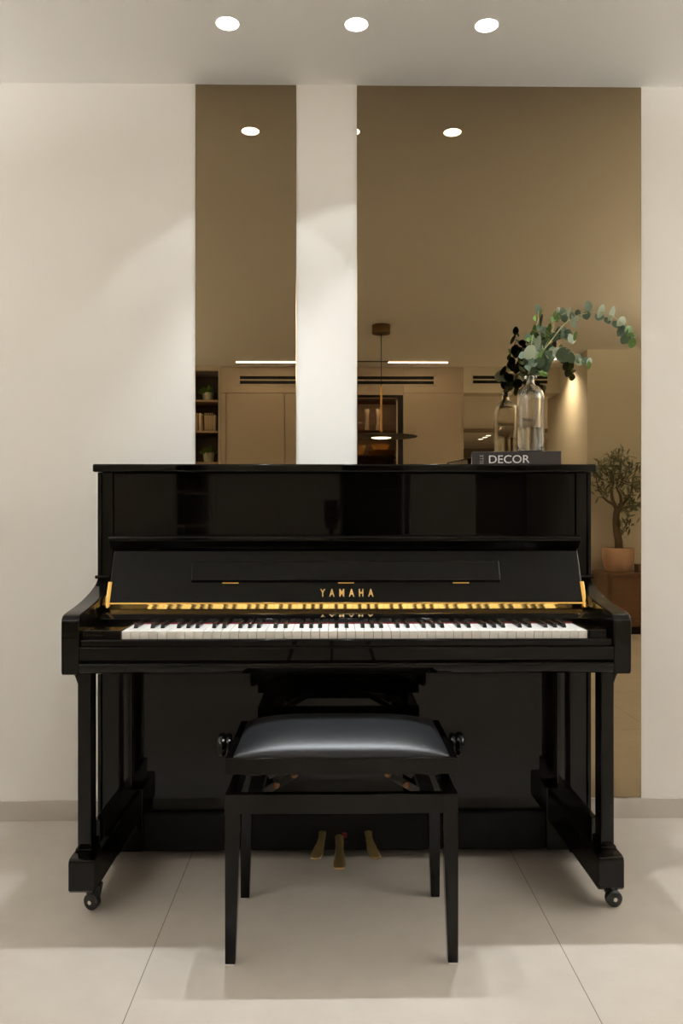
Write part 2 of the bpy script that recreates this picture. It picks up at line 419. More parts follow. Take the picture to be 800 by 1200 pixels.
m_ = MB(); m_.bm = tb; m_.build('lettering', M['gold'], fall, smooth=0, label='gold capital lettering on the black fallboard')
for s in (-1, 1):                      # brass stays at both ends of the fallboard
    xe = fa if s < 0 else fb
    x0, x1 = (xe-.0045, xe+.0075) if s < 0 else (xe-.0075, xe+.0045)
    st = fbox(MB(), x0, x1, -.012, along_y(682), .0005, .004, .0012).build('fallboard_stay', M['brass'], piano, label='brass stay at the end of the fallboard')
    MB().lathe([(0,-.002),(.0075,-.002),(.0085,0),(.0075,.006),(0,.007)], FP((x0+x1)/2, -.012, .001), 20, n).build('pivot', M['brass'], st)
    xi = xe-.0105 if s < 0 else xe+.0105
    MB().prism('x', [(2.325,.788),(2.372,.788),(2.372,.796),(2.350,.815),(2.343,.812)], xi-.002, xi+.002, .0008).build('stay_bracket', M['brass'], piano, label='small brass bracket beside the fallboard')
# brass hinge rail and the black strip under it
ra, rb = PX(128,2.32), PX(683,2.32)
MB().prism('x', [(2.335,.7985),(2.322,.7985),(2.3165,.7965),(2.3145,.7925),(2.3150,.7905),(2.3166,.7785),(2.335,.7785)], ra, rb, 0).build('hinge_rail', M['brass'], piano, label='brass hinge rail mirroring the keys')
MB().prism('x', [(2.345,.778),(2.3185,.778),(2.2632,.7583),(2.262,.7573),(2.262,.7475),(2.345,.7475)], fa-.006, fb+.006, 0).build('fall_strip', lac, piano)
KZ = .743
k0, k1 = P(142.3,740,2.125).x, P(688.3,740,2.125).x
MB().box(k0, k1, 2.2615, 2.266, KZ-.001, KZ+.0044, bev=.0008).build('felt_strip', M['felt'], piano, label='red felt strip behind the keys')
# keys
pitch = (k1-k0)/52
wk = MB().box(k0+.0007, k0+pitch-.0007, 2.125, 2.300, KZ-.024, KZ, bev=.0008).build('white_key', M['ivory'], piano)
for i in range(1, 52):
    c = wk.copy(); COL.objects.link(c); c.parent = piano; c.location = (pitch*i, 0, 0)
def black_bm(x):
    bm = MB(); w0, w1 = .0058, .0046
    y0, y1, y2 = 2.176, 2.184, 2.2612; z0, z1 = KZ+.0003, KZ+.0118
    return bm.hexa([(x-w0,y0,z0),(x+w0,y0,z0),(x+w0,y2,z0),(x-w0,y2,z0)], [(x-w1,y1,z1),(x+w1,y1,z1),(x+w1,y2,z1),(x-w1,y2,z1)], .0013, 3)
bk = None; names = 'ABCDEFG'; off = {'A':.0006,'C':-.0016,'D':.0016,'F':-.0022,'G':0}
for i in range(51):
    nm = names[i % 7]
    if nm not in off: continue
    x = k0+pitch*(i+1)+off[nm]
    if bk is None: bk = black_bm(x).build('black_key', M['ebony'], piano); bx = x
    else:
        c = bk.copy(); COL.objects.link(c); c.parent = piano; c.location = (x-bx, 0, 0)
AI = .046                              # arm thickness
MB().box(L0+AI, k0-.002, 2.119, 2.31, .715, .7465, bev=.003, seg=3).build('key_block', lac, piano)
MB().box(k1+.002, PX(711.5,2.119), 2.119, 2.31, .715, .7465, bev=.003, seg=3).build('key_block', lac, piano)
MB().box(L0+AI, R0-AI, 2.106, 2.1235, .704, .7245, bev=.005, seg=4).build('key_slip', lac, piano)
MB().prism('x', [(2.16,.7055),(2.104,.7055),(2.1020,.7045),(2.1005,.7015),(2.1005,.6715),(2.1055,.667),(2.1045,.6655),(2.1005,.6645),(2.0978,.6628),(2.0963,.6600),(2.0958,.6570),(2.0962,.6540),(2.0975,.648),(2.100,.6425),(2.104,.638),(2.109,.6355),(2.16,.6355)], L0+AI, R0-AI, 0).build('key_rail', lac, piano)
MB().box(L0+AI, R0-AI, 2.15, 2.45, .6355, .712).build('keybed', M['lacquer_satin'], piano)
arm = [(2.432,.632),(2.112,.632),(2.103,.6345),(2.1,.641),(2.1,.768),(2.1025,.778),(2.109,.785),(2.12,.789),(2.156,.7935),(2.195,.7975),(2.23,.802),(2.27,.808),(2.306,.815),(2.34,.8225),(2.371,.831),(2.395,.839),(2.415,.848),(2.425,.856),(2.432,.856)]
for s in (-1, 1):
    xo, xi = XC+s*.739, XC+s*(.739-AI)
    MB().prism('x', arm, min(xo,xi), max(xo,xi), bev=.0035, seg=3, ang=60).build('arm', lac, piano)
    xo, xi = XC+s*.7445, XC+s*.7
    MB().box(min(xo,xi), max(xo,xi), 2.416, 2.46, .8565, .8665, bev=.003, seg=3).build('side_moulding', lac, piano)
    # leg, toe, caster
    xo, xi = XC+s*.7195, XC+s*.6835
    LX0, LX1 = min(xo,xi), max(xo,xi)
    lg = MB().box(LX0, LX1, 2.172, 2.226, .150, .633, bev=.005, seg=3)
    lx = (xo,)*1
    w = .012*s
    pr = [(xo-.002*s,.633),(xo+.014*s,.633),(xo+.0135*s,.625),(xo+.006*s,.614),(xo-.0005*s,.595),(xo-.002*s,.595)]
    lg.prism('y', pr, 2.175, 2.223, 0)
    lg.box(LX0-.004, LX1+.004, 2.166, 2.232, .150, .158, bev=.003)
    lg.build('leg', lac, piano)
    xo, xi = XC+s*.726, XC+s*.6585
    toe = [(2.47,.062),(2.124,.062),(2.115,.070),(2.115,.138),(2.118,.146),(2.127,.151),(2.47,.153)]
    MB().prism('x', toe, min(xo,xi), max(xo,xi), bev=.003, seg=2, ang=60).build('toe', lac, piano)
    xo, xi = XC+s*.684, XC+s*.667
    MB().box(min(xo,xi), max(xo,xi), 2.20, 2.46, .15, .222, bev=.002).build('toe_rail', lac, piano)
    xo, xi = XC+s*.7265, XC+s*.6075
    MB().box(min(xo,xi), max(xo,xi), 2.440, 2.53, .034, .222, bev=.003).build('plinth_block', lac, piano)
    cx, cy = (XC-.672 if s < 0 else XC+.711), 2.172
    ax = Vector((-.38*1, -1, 0)).normalized() if s < 0 else Vector((.12,-1,0)).normalized()
    cf = MB().prism('y', [(cx-.03,.063),(cx+.018,.063),(cx+.016,.05),(cx+.010,.02),(cx-.008,.016),(cx-.02,.04)], cy-.012, cy+.016, .003).build('caster', M['rubber'], piano)
    c0 = Vector((cx, cy, .0226))
    MB().lathe([(0,-.011),(.018,-.011),(.0216,-.008),(.0222,0),(.0216,.008),(.018,.011),(0,.011)], c0+ax*.012, 28, ax).build('wheel', M['rubber'], cf)
    MB().lathe([(0,0),(.0055,0),(.0055,.0025),(0,.0035)], c0+ax*.0225, 16, ax).build('axle_cap', M['chrome'], cf, label='light metal axle cap')
# lower case
MB().box(XC-.647, XC+.647, 2.482, 2.50, .139, .634, bev=.002).build('lower_panel', lac, piano)
MB().box(XC-.610, XC+.610, 2.458, 2.48, .030, .140, bev=.002).build('bottom_board', M['black_paint'], piano)
for px, secs in ((0, [(-.027,2.475,.083,.0115,.006),(-.027,2.445,.083,.0115,.006),(-.0275,2.425,.081,.0105,.0055),(-.031,2.405,.0745,.0115,.0045),(-.037,2.38,.0655,.0155,.004),(-.042,2.358,.058,.0185,.004),(-.0455,2.344,.0555,.016,.004),(-.0465,2.338,.0555,.009,.003)]),
                 (1, [(.0245,2.475,.071,.0125,.0065),(.0245,2.415,.071,.0125,.0065),(.0245,2.395,.069,.0115,.0055),(.024,2.37,.0625,.0125,.0045),(.0235,2.335,.054,.0165,.004),(.023,2.312,.048,.0185,.004),(.023,2.300,.0455,.0165,.004),(.023,2.294,.0455,.009,.003)]),
                 (2, [(.112,2.475,.083,.0115,.006),(.112,2.445,.083,.0115,.006),(.1125,2.425,.081,.0105,.0055),(.1155,2.405,.0745,.0115,.0045),(.120,2.38,.0655,.0155,.004),(.125,2.358,.058,.0185,.004),(.129,2.344,.0555,.016,.004),(.130,2.338,.0555,.009,.003)])):
    MB().loft(secs, 20).build('pedal', M['brass_soft'], piano, smooth=50, label='worn brass pedal, '+['left','centre','right'][px])
MB().box(.033, .047, 2.452, 2.459, .070, .083).build('pedal_felt', M['felt'], piano, label='red felt by the centre pedal')

# ================================================================== PIANO BENCH
bx0, bx1, by0, by1 = PX(263.3,1.887), PX(537,1.887), 1.887, 2.234
bench = thing('piano_bench', ((bx0+bx1)/2, (by0+by1)/2, 0), 'black adjustable piano bench with padded vinyl seat in front of the keyboard', 'bench')
BXC, BYC = (bx0+bx1)/2, (by0+by1)/2
MB().box(bx0, bx1, by0, by1-.006, .4435, .4825, bev=.003, seg=3).build('seat_frame', M['lacquer'], bench)
def cushion():
    t = bmesh.new(); NX, NY = 40, 28; hx, hy = (bx1-bx0)/2-.019, (by1-by0)/2-.008; g = []
    for j in range(NY+1):
        row = []
        for i in range(NX+1):
            u, v = 2*i/NX-1, 2*j/NY-1
            u = math.copysign(1-(1-abs(u))**1.5, u); v = math.copysign(1-(1-abs(v))**1.5, v)
            h = (1-abs(u)**4)**.6*(1-abs(v)**2.0)**.5
            row.append(t.verts.new((BXC+u*hx, BYC-.003+v*hy, .4835+.0445*h)))
        g.append(row)
    lo = {}
    for j in range(NY):
        for i in range(NX): t.faces.new((g[j][i],g[j][i+1],g[j+1][i+1],g[j+1][i]))
    rim = g[0]+[r[-1] for r in g[1:]]+g[-1][-2::-1]+[r[0] for r in g[-2:0:-1]]
    bot = [t.verts.new((v.co.x, v.co.y, .4815)) for v in rim]
    for k in range(len(rim)):
        j = (k+1) % len(rim); t.faces.new((rim[k], bot[k], bot[j], rim[j]))
    t.faces.new(bot)
    m = MB(); m._merge(t); return m
cushion().build('cushion', M['vinyl'], bench, smooth=50)
for s in (-1, 1):
    xk = bx0 if s < 0 else bx1
    MB().lathe([(0,-.004),(.012,-.004),(.012,.004),(.0255,.006),(.0285,.010),(.027,.0155),(.0225,.018),(.0255,.021),(.0295,.026),(.0295,.033),(.026,.038),(.012,.040),(0,.040)], (xk+s*.001, BYC+.006, .463), 32, (s,0,0)).build('height_knob', M['lacquer'], bench)
bz0, bz1 = .352, .3975
fr = MB()
for (x0,x1,y0,y1) in ((bx0+.03,bx1-.03,by0+.001,by0+.022),(bx0+.03,bx1-.03,by1-.022,by1-.001),(bx0+.001,bx0+.022,by0+.03,by1-.03),(bx1-.022,bx1-.001,by0+.03,by1-.03)):
    fr.box(x0,x1,y0,y1,bz0,bz1,bev=.002)
fr.build('base_frame', M['lacquer'], bench)
for sx in (-1,1):
    for sy in (-1,1):
        xo = bx0 if sx<0 else bx1; yo = by0 if sy<0 else by1
        def q(w, z): return [(xo,yo,z),(xo-sx*w,yo,z),(xo-sx*w,yo-sy*w,z),(xo,yo-sy*w,z)]
        lg = MB(); t_ = bmesh.new(); rg = [[t_.verts.new(p) for p in q(w_,z_)] for w_, z_ in ((.036,bz1+.001),(.036,bz0-.012),(.0245,.003))]
        t_.faces.new(rg[0]); t_.faces.new(rg[2])
        for ra_, rb_ in zip(rg, rg[1:]):
            for k in range(4): t_.faces.new((ra_[k],ra_[(k+1)%4],rb_[(k+1)%4],rb_[k]))
        lg._bev(t_, .0022, 2); lg._merge(t_)
        fo = lg.build('leg', M['lacquer'], bench)
        p = q(.022,0)
        MB().box(min(a[0] for a in p)+.001, max(a[0] for a in p)-.001, min(a[1] for a in p)+.001, max(a[1] for a in p)-.001, 0, .0032).build('glide', M['white_metal'], fo)
mech = MB()
for x in (bx0+.06, bx1-.06):
    mech.box(x-.018, x+.018, by0+.05, by1-.05, .425, .4435, bev=.002)
    mech.box(x-.018, x+.018, by0+.05, by1-.05, .352, .372, bev=.002)
for y in (BYC-.06, BYC+.06):
    for s in (-1,1):
        a_ = Vector((BXC-s*.19, y, .365)); b_ = Vector((BXC-s*.07, y, .435)); dn = (b_-a_).normalized(); pn = Vector((-dn.z,0,dn.x))*.009
        mech.hexa([a_-pn+Vector((0,-.003,0)), b_-pn+Vector((0,-.003,0)), b_+pn+Vector((0,-.003,0)), a_+pn+Vector((0,-.003,0))], [a_-pn+Vector((0,.003,0)), b_-pn+Vector((0,.003,0)), b_+pn+Vector((0,.003,0)), a_+pn+Vector((0,.003,0))])
mech.tube([(bx0+.01,BYC+.006,.43),(bx1-.01,BYC+.006,.43)], .006, 10)
mo = mech.build('lift_mechanism', M['steel'], bench)
for x, z in ((BXC-.16,.383),(BXC-.115,.409),(BXC+.115,.409),(BXC+.16,.383)):
    MB().lathe([(0,0),(.008,0),(.008,.006),(.005,.008),(0,.008)], (x, BYC-.063, z), 12, (0,-1,0)).build('bolt', M['bolt'], mo, label='bronze bolt')

# ================================================================== BOOK, VASE, EUCALYPTUS
LZ = 1.1976
Yb = 2.497
xb0, xb1 = PX(553.3, Yb), PX(655.7, Yb)
bw = xb1-xb0; bxm = (xb0+xb1)/2; bh = .0445; bd = .235
book = thing('book', (bxm, Yb, LZ), 'dark hardback decor book lying flat on the piano lid under the vase', 'book')
zt = LZ+bh
cv = MB()
cv.box(xb0, xb1, Yb, Yb+bd, LZ, LZ+.003, bev=.0008); cv.box(xb0, xb1, Yb, Yb+bd, zt-.003, zt, bev=.0008); cv.box(xb0, xb1, Yb, Yb+.003, LZ+.001, zt-.001)
cv.build('cover', M['cover'], book)
MB().box(xb0+.004, xb1-.004, Yb+.0032, Yb+bd-.005, LZ+.0031, zt-.0031).build('pages', M['paper'], book, label='cream page block')
def zrow(py): return P(600, py, Yb).z
m_ = MB(); m_.bm = xform(text_bm('DECOR', PX(620,Yb)-PX(573.3,Yb), .0245, .0004, 1.0, .004), Matrix.Translation((PX(573.3,Yb), Yb-.0001, LZ+.0085)))
m_.build('title', M['print_white'], book, smooth=0, label='white capital title on the spine')
m_ = MB(); m_.bm = xform(text_bm('ELLE', .0275, .0105, .0004, 1.0, .0), Matrix.Translation((PX(566.8,Yb), Yb-.0001, LZ+.0075)) @ Matrix.Rotation(-math.pi/2, 4, 'Y'))
m_.build('masthead', M['print_grey'], book, smooth=0, label='small grey vertical lettering on the spine')
book.rotation_euler.z = R(-8.5)

VY = 2.60; vx = PX(621.3, VY); vz = zt+.0004
vase = thing('glass_vase', (vx, VY, vz), 'clear glass bottle vase half filled with water standing on the book', 'vase')
outer = [(0,0),(.036,0),(.0415,.002),(.0436,.008),(.0440,.03),(.0440,.172),(.0433,.186),(.0402,.198),(.034,.208),(.025,.2155),(.0175,.2195),(.0137,.2235),(.0130,.229),(.0127,.238),(.0150,.2415),(.0205,.243),(.0212,.2455),(.0205,.248),(.0165,.249)]
inner = [(.0105,.247),(.0100,.238),(.0102,.228),(.0108,.2215),(.0155,.2165),(.0235,.2122),(.032,.205),(.0376,.196),(.0403,.185),(.0410,.172),(.0410,.03),(.039,.010),(.034,.0065),(0,.0055)]
MB().lathe(outer+inner, (vx,VY,vz), 48).build('bottle', M['glass'], vase, smooth=60, fix=True)
MB().lathe([(0,.0058),(.034,.0068),(.0388,.0103),(.0407,.031),(.0407,.0815),(0,.0815)], (vx,VY,vz), 48).build('water', M['water'], vase, smooth=60)

def smooth_path(pts, k=6):
    out = []; n_ = len(pts)
    for i in range(n_-1):
        p0, p1, p2, p3 = pts[max(i-1,0)], pts[i], pts[i+1], pts[min(i+2,n_-1)]
        for j in range(k):
            t = j/k
            out.append(.5*((2*p1)+(-p0+p2)*t+(2*p0-5*p1+4*p2-p3)*t*t+(-p0+3*p1-3*p2+p3)*t**3))
    out.append(pts[-1]); return out
def sprig(label, path, leaves, r0=.0022):
    """path: image points with depth; leaves: (px, py, w, h, angle, tilt, colour, depth)"""
    pts = smooth_path([P(x,y,Y) for x,y,Y in path])
    t = thing('eucalyptus_sprig', pts[0], label, 'eucalyptus branch', 'eucalyptus sprigs in the vase')
    nn = len(pts)
    stem = MB().tube(pts, [r0*(1-.62*i/(nn-1)) for i in range(nn)], 7)
    lv = MB()
    rf = random.Random(len(label)*7+len(leaves)); extra = []
    for (px,py,w,h,ang,tilt,c,Y) in leaves:
        if px < 668 and 375 < py < 440 and rf.random() < .55:
            extra.append((px+rf.uniform(-8,7), py+rf.uniform(-7,7), rf.uniform(6,10), rf.uniform(7,10), rf.uniform(0,360), rf.uniform(10,60), rf.choice('ttpg'), Y+rf.uniform(.0,.06)))
    for (px,py,w,h,ang,tilt,c,Y) in list(leaves)+extra:
        w *= 1.2; h *= 1.2
        s = Y/F*1.0
        cpt = P(px,py,Y); a = R(ang)
        al = Vector((math.sin(a), 0, math.cos(a)))                 # leaf axis, 0 = pointing up in view
        nrm = Vector((0,-1,0)); nrm = Matrix.Rotation(R(tilt), 3, al) @ nrm
        dip = random.uniform(-.35,.35); al = (al + Vector((0,1,0))*dip*.6).normalized()
        Lr = h*s; Wr = w*s
        base = cpt - al*Lr*.5
        lv.leaf(base, Lr, Wr/max(.28,abs(math.cos(R(tilt)))), al, nrm, cup=random.uniform(.1,.28), mi={'p':0,'t':1,'g':2}[c])
        near = min(pts, key=lambda q_: (q_-base).length)
        stem.tube([near, (near+base)*.5+Vector((0,0,-.001)), base+al*Lr*.05], .0007, 5)
    stem.build('stem', M['stem'], t)
    lv.build('foliage', [M['leaf_pale'],M['leaf_teal'],M['leaf_green']], t, smooth=60, fix=False)
    return t
# zoomed crops: A = (590,350)+/8 ; B = (670,350)+/8.889
def A(x,y): return (590+x/8, 350+y/8)
def Bz(x,y): return (670+x/8.889, 350+y/8.889)
def lf(f, x, y, w, h, ang, tilt, c, Y): X_, Y_ = f(x,y); return (X_, Y_, w, h, ang, tilt, c, Y)
neck = [(612,466,2.60),(617,452,2.60),(621,440,2.60)]
sprig('long eucalyptus sprig arching to the right out of the vase neck',
  neck+[(632,417,2.585),(645,400,2.575),(660,381,2.56),(674,371,2.545),(690,366.5,2.525),(704,366,2.51),(718,371,2.495),(731,381,2.485),(739,394,2.478),(742,404,2.476)],
  [lf(Bz,168,80,9,11,4,20,'t',2.53), lf(Bz,152,175,6,8,175,50,'t',2.53),
   lf(Bz,303,128,7,15,25,15,'p',2.51), lf(Bz,285,190,8,8,215,30,'t',2.515),
   lf(Bz,412,160,6.5,16,20,25,'p',2.50), lf(Bz,368,230,8,6,250,25,'t',2.505),
   lf(Bz,515,240,9,12,40,15,'p',2.49), lf(Bz,455,270,9,7,255,25,'t',2.495),
   lf(Bz,525,335,9,13,225,25,'t',2.485), lf(Bz,590,330,9,10,35,10,'g',2.48),
   lf(Bz,555,420,9,11,215,20,'t',2.48), lf(Bz,610,390,6,8,120,30,'g',2.475), lf(Bz,650,388,4,5,70,30,'p',2.475),
   lf(Bz,625,462,10,8,100,15,'g',2.475),
   lf(A,695,135,7,6,60,20,'t',2.545), lf(A,640,190,4,9,150,40,'p',2.55), lf(A,655,235,3.5,11,150,60,'p',2.55), lf(A,680,190,4,8,65,55,'p',2.54),
   lf(A,640,160,6,8,20,30,'t',2.55)])
sprig('short eucalyptus sprig with rounded leaves behind the arching one',
  [(616,460,2.603),(618.5,452,2.603),(621.5,440,2.603),(630,421,2.61),(640,403,2.615),(648,386,2.62),(649,372,2.62)],
  [lf(A,490,150,8,8,20,15,'g',2.62), lf(A,465,188,6,7,220,25,'g',2.62), lf(A,500,188,6,6,140,25,'g',2.615), lf(A,553,140,8,12,5,15,'t',2.61), lf(A,570,185,6,8,170,30,'t',2.61),
   lf(A,510,108,5,6,30,40,'p',2.62), lf(A,610,122,8,4,75,50,'p',2.60),
   lf(A,420,300,14,5,95,35,'g',2.615), lf(A,345,293,7,3,95,55,'p',2.61), lf(A,285,290,9,4,100,45,'g',2.61), lf(A,390,300,8,7,250,35,'t',2.64),
   lf(A,475,360,9,9,200,10,'t',2.59), lf(A,510,310,9,6,80,35,'t',2.60), lf(A,560,320,6,12,25,30,'t',2.585), lf(A,600,335,10,11,90,10,'t',2.59), lf(A,670,345,8,4,85,50,'g',2.58), lf(A,625,375,3.5,10,175,55,'p',2.58),
   lf(A,425,345,5,9,190,40,'t',2.64), lf(A,370,340,4,8,185,50,'t',2.65), lf(A,525,345,8,6,110,25,'t',2.60)], .0019)
sprig('upright eucalyptus sprig on the left with one small leaf at its tip',
  [(617,462,2.597),(619,453,2.597),(620.5,440,2.597),(621,424,2.60),(622,408,2.61),(624,394,2.62),(627,384,2.625),(630.5,374,2.625),(630.3,364,2.625)],
  [lf(A,322,95,6.5,9,5,15,'t',2.625), lf(A,345,132,6,2.6,85,55,'g',2.625), lf(A,290,190,9,3.6,295,50,'g',2.625), lf(A,350,193,9,3,85,60,'t',2.62),
   lf(A,300,340,3,7,170,50,'t',2.64), lf(A,320,415,14,6,100,30,'p',2.575), lf(A,245,500,12,15,35,15,'p',2.56), lf(A,380,400,9,9,60,20,'t',2.63), lf(A,275,425,10,8,260,20,'t',2.63),
   lf(A,230,390,6,4,290,45,'g',2.64), lf(A,170,535,10,6,285,40,'t',2.64), lf(A,310,535,10,9,30,20,'p',2.57), lf(A,335,600,11,10,180,10,'t',2.565), lf(A,270,600,10,9,250,20,'t',2.57), lf(A,215,575,8,7,250,35,'t',2.63),
   lf(A,355,520,6,9,40,35,'g',2.565), lf(A,385,560,7,8,140,25,'p',2.57), lf(A,230,640,10,7,260,30,'t',2.60), lf(A,300,660,10,7,120,30,'t',2.60), lf(A,270,695,12,6,95,30,'t',2.59), lf(A,235,605,9,9,300,25,'t',2.64), lf(A,345,650,7,7,150,25,'t',2.63)], .0019)
sprig('low eucalyptus sprig drooping to the right over the far column',
  [(618,458,2.604),(619.5,452,2.604),(622,440,2.602),(629,425,2.59),(640,413,2.57),(655,407,2.55),(668,411,2.535),(679,420,2.525),(690,425,2.515)],
  [lf(A,500,505,10,11,40,20,'p',2.55), lf(A,560,525,15,15,70,10,'t',2.545), lf(A,600,530,11,13,130,15,'t',2.54), lf(A,628,560,8,10,150,25,'t',2.54),
   lf(A,420,540,13,12,200,15,'t',2.565), lf(A,400,600,10,13,190,20,'t',2.57), lf(A,440,480,12,9,60,25,'t',2.60), lf(A,360,465,12,9,300,25,'t',2.61), lf(A,385,430,10,8,30,25,'t',2.62), lf(A,395,650,7,8,170,25,'t',2.58),
   lf(Bz,65,620,8,10,20,20,'t',2.525), lf(Bz,75,660,8,7,190,25,'p',2.525), lf(Bz,140,650,7,8,230,25,'t',2.515), lf(Bz,180,655,6,8,20,20,'p',2.512), lf(Bz,178,695,7,4,95,30,'g',2.512)], .0019)

# ================================================================== THE FAR SIDE OF THE ROOM (seen in the mirrors)
ZV = 8.2
nx0, nx1 = VX(229, ZV)-.06, VX(255.7, ZV)      # open shelf niche
sh_top = VZ(243, 434.5, ZV)
sx1 = VX(258.5, ZV)
shelf = thing('bookcase', ((nx0+nx1)/2, YB-.2, 0), 'narrow dark open bookcase built in at the left of the beige panels', 'bookcase')
dep = YB-.36
b = MB(); b.box(nx0-.02, nx0, dep, YB, 0, CE-.001); b.box(nx1, sx1, dep, YB, 0, CE-.001); b.box(nx0, nx1, dep, YB, sh_top, CE-.001)
b.build('carcass', M['beige'], shelf)
MB().box(nx0, nx1, dep-.02, dep, 0, sh_top).build('back_panel', M['walnut_dark'], shelf)
b = MB(); b.box(nx0, nx0+.006, dep, YB-.012, 0, sh_top); b.box(nx1-.006, nx1, dep, YB-.012, 0, sh_top); b.build('lining', M['walnut_dark'], shelf)
rows = [VZ(243, y, ZV) for y in (468.4, 504.8, 541.2)]
step = rows[0]-rows[1]
zz = list(rows)
while zz[-1]-step > .05: zz.append(zz[-1]-step)
for z in zz: MB().box(nx0+.006, nx1-.006, dep, YB-.004, z-.018, z).build('shelf_board', M['oak_edge'], shelf)
def pot_plant(x, y, z, r, h, label):
    t = thing('potted_plant', (x,y,z), label, 'potted plant', 'small potted plants in the bookcase')
    MB().lathe([(0,0),(r*.72,0),(r*.80,h*.15),(r*.98,h*.93),(r,h),(r*.9,h),(r*.86,h*.8),(0,h*.8)], (x,y,z), 24).build('pot', M['ceramic'], t)
    lv = MB(); rr = random.Random(int(z*100))
    for k in range(46):
        a = rr.uniform(0,6.28); e = rr.uniform(.3,1.45); L = rr.uniform(.05,.10)
        al = Vector((math.cos(a)*math.cos(e), math.sin(a)*math.cos(e), math.sin(e)))
        lv.leaf((x+.4*r*math.cos(a), y+.4*r*math.sin(a), z+h*.8), L, L*.4, al, Vector((0,0,1)).cross(al)+Vector((.3,-.5,.6)), .2, 0, 'lance', 4)
    lv.build('foliage', M['leaf_green'], t, smooth=60, fix=False); return t
yp = YB-.14
pot_plant(VX(241.3,ZV), yp, rows[0], .062, .088, 'small green pot on the upper bookcase shelf')
pot_plant(VX(242,ZV), yp, rows[2], .060, .100, 'small pale pot on the lowest bookcase shelf in view')
# books on the middle shelf
mats = ['brown','tan','cream','brown','tan','brown','cream']
xk = nx0+.02+.004; bi = 0
for k, (w, h, mt) in enumerate([(.016,.17,'brown'),(.022,.19,'tan'),(.014,.175,'brown'),(.020,.185,'cream'),(.016,.165,'brown')]):
    o = thing('book', (xk+w/2, yp, rows[1]), ['slim brown','tall tan','thin brown','tall cream','short dark brown'][k]+' upright book at the left of the middle bookcase shelf', 'book', 'books in the bookcase')
    MB().box(xk, xk+w, yp-.06, yp+.08, rows[1], rows[1]+h, bev=.001).build('cover', M[mt], o)
    MB().box(xk+.002, xk+w-.002, yp-.058, yp+.0775, rows[1]+h-.0004, rows[1]+h+.0008).build('pages', M['paper'], o)
    xk += w+.003
o = thing('magazine_rack', (VX(242,ZV), yp, rows[1]), 'pale slatted rack standing on the middle bookcase shelf', 'rack')
x0, x1 = max(VX(236,ZV), xk+.006), VX(248.6,ZV)
MB().box(x0, x1, yp+.01, yp+.05, rows[1]+.02, rows[1]+.165, bev=.002).build('panel', M['cream'], o)
for k in range(5):
    xs_ = x0+(x1-x0)*(k+.5)/5
    MB().box(xs_-.005, xs_+.005, yp+.052, yp+.058, rows[1], rows[1]+.19, bev=.001).build('slat', M['tan'], o)
for k in range(2):
    w = .012; x_ = x1+.006+k*.016
    o = thing('book', (x_+w/2, yp, rows[1]), ['thin cream book right against the slatted rack','outermost thin brown book right of the slatted rack'][k], 'book', 'books in the bookcase')
    MB().box(x_, x_+w, yp-.05, yp+.07, rows[1], rows[1]+.17-.015*k, bev=.001).build('cover', M[['cream','brown'][k]], o)
    MB().box(x_+.002, x_+w-.002, yp-.048, yp+.0675, rows[1]+.1696-.015*k, rows[1]+.1708-.015*k).build('pages', M['paper'], o)

# built-in beige cupboard wall
dc0, dc1 = VX(400, 8.2)-.02, VX(472, ZV)      # display cabinet
dz1 = VZ(440, 463, ZV)
fz = VZ(300, 460.5, ZV)
cup = thing('tall_cupboard', ((sx1+dc0)/2, YB-.3, 0), 'tall beige cupboard with flush door between bookcase and display cabinet', 'cupboard')
MB().box(sx1+.001, dc0-.001, YB-.6, YB-.02, 0, CE-.001).build('carcass', M['beige'], cup)
MB().box(sx1+.003, dc0-.003, YB-.0195, YB, fz+.002, CE-.002, bev=.001).build('fascia', M['beige'], cup)
g1, g2 = VX(264.7,ZV), VX(333.5,ZV)
for (x0,x1) in ((sx1+.003,g1-.003),(g2+.003,dc0-.003)):
    MB().box(x0, x1, YB-.0195, YB, .06, fz-.002, bev=.001).build('side_stile', M['beige'], cup)
MB().box(g1+.003, g2-.003, YB-.0195, YB-.003, .06, fz-.003, bev=.002).build('door', M['beige'], cup)
cup2 = thing('tall_cupboard', ((dc1+SOF_X0)/2, YB-.3, 0), 'tall plain beige end cupboard right of the display cabinet', 'cupboard')
MB().box(dc1+.001, SOF_X0, YB-.6, YB-.02, 0, CE-.001).build('carcass', M['beige'], cup2)
MB().box(dc1+.003, SOF_X0, YB-.0195, YB, fz+.002, CE-.002, bev=.001).build('fascia', M['beige'], cup2)
MB().box(dc1+.003, SOF_X0-.018, YB-.0195, YB, .06, fz-.002, bev=.001).build('door', M['beige'], cup2)
MB().box(SOF_X0-.016, SOF_X0, YB-.0195, YB+.006, .0, fz-.002, bev=.001).build('end_panel', M['beige'], cup2)
cup3 = thing('tall_cupboard', ((XL+nx0)/2, YB-.3, 0), 'tall beige cupboard left of the bookcase, beyond the mirror edge', 'cupboard')
MB().box(XL+.002, nx0-.0205, YB-.6, YB-.02, 0, CE-.001).build('carcass', M['beige'], cup3)
MB().box(XL+.004, (XL+nx0)/2-.002, YB-.0195, YB, .06, CE-.004, bev=.002).build('door', M['beige'], cup3)
MB().box((XL+nx0)/2+.002, nx0-.0225, YB-.0195, YB, .06, CE-.004, bev=.002).build('door', M['beige'], cup3)

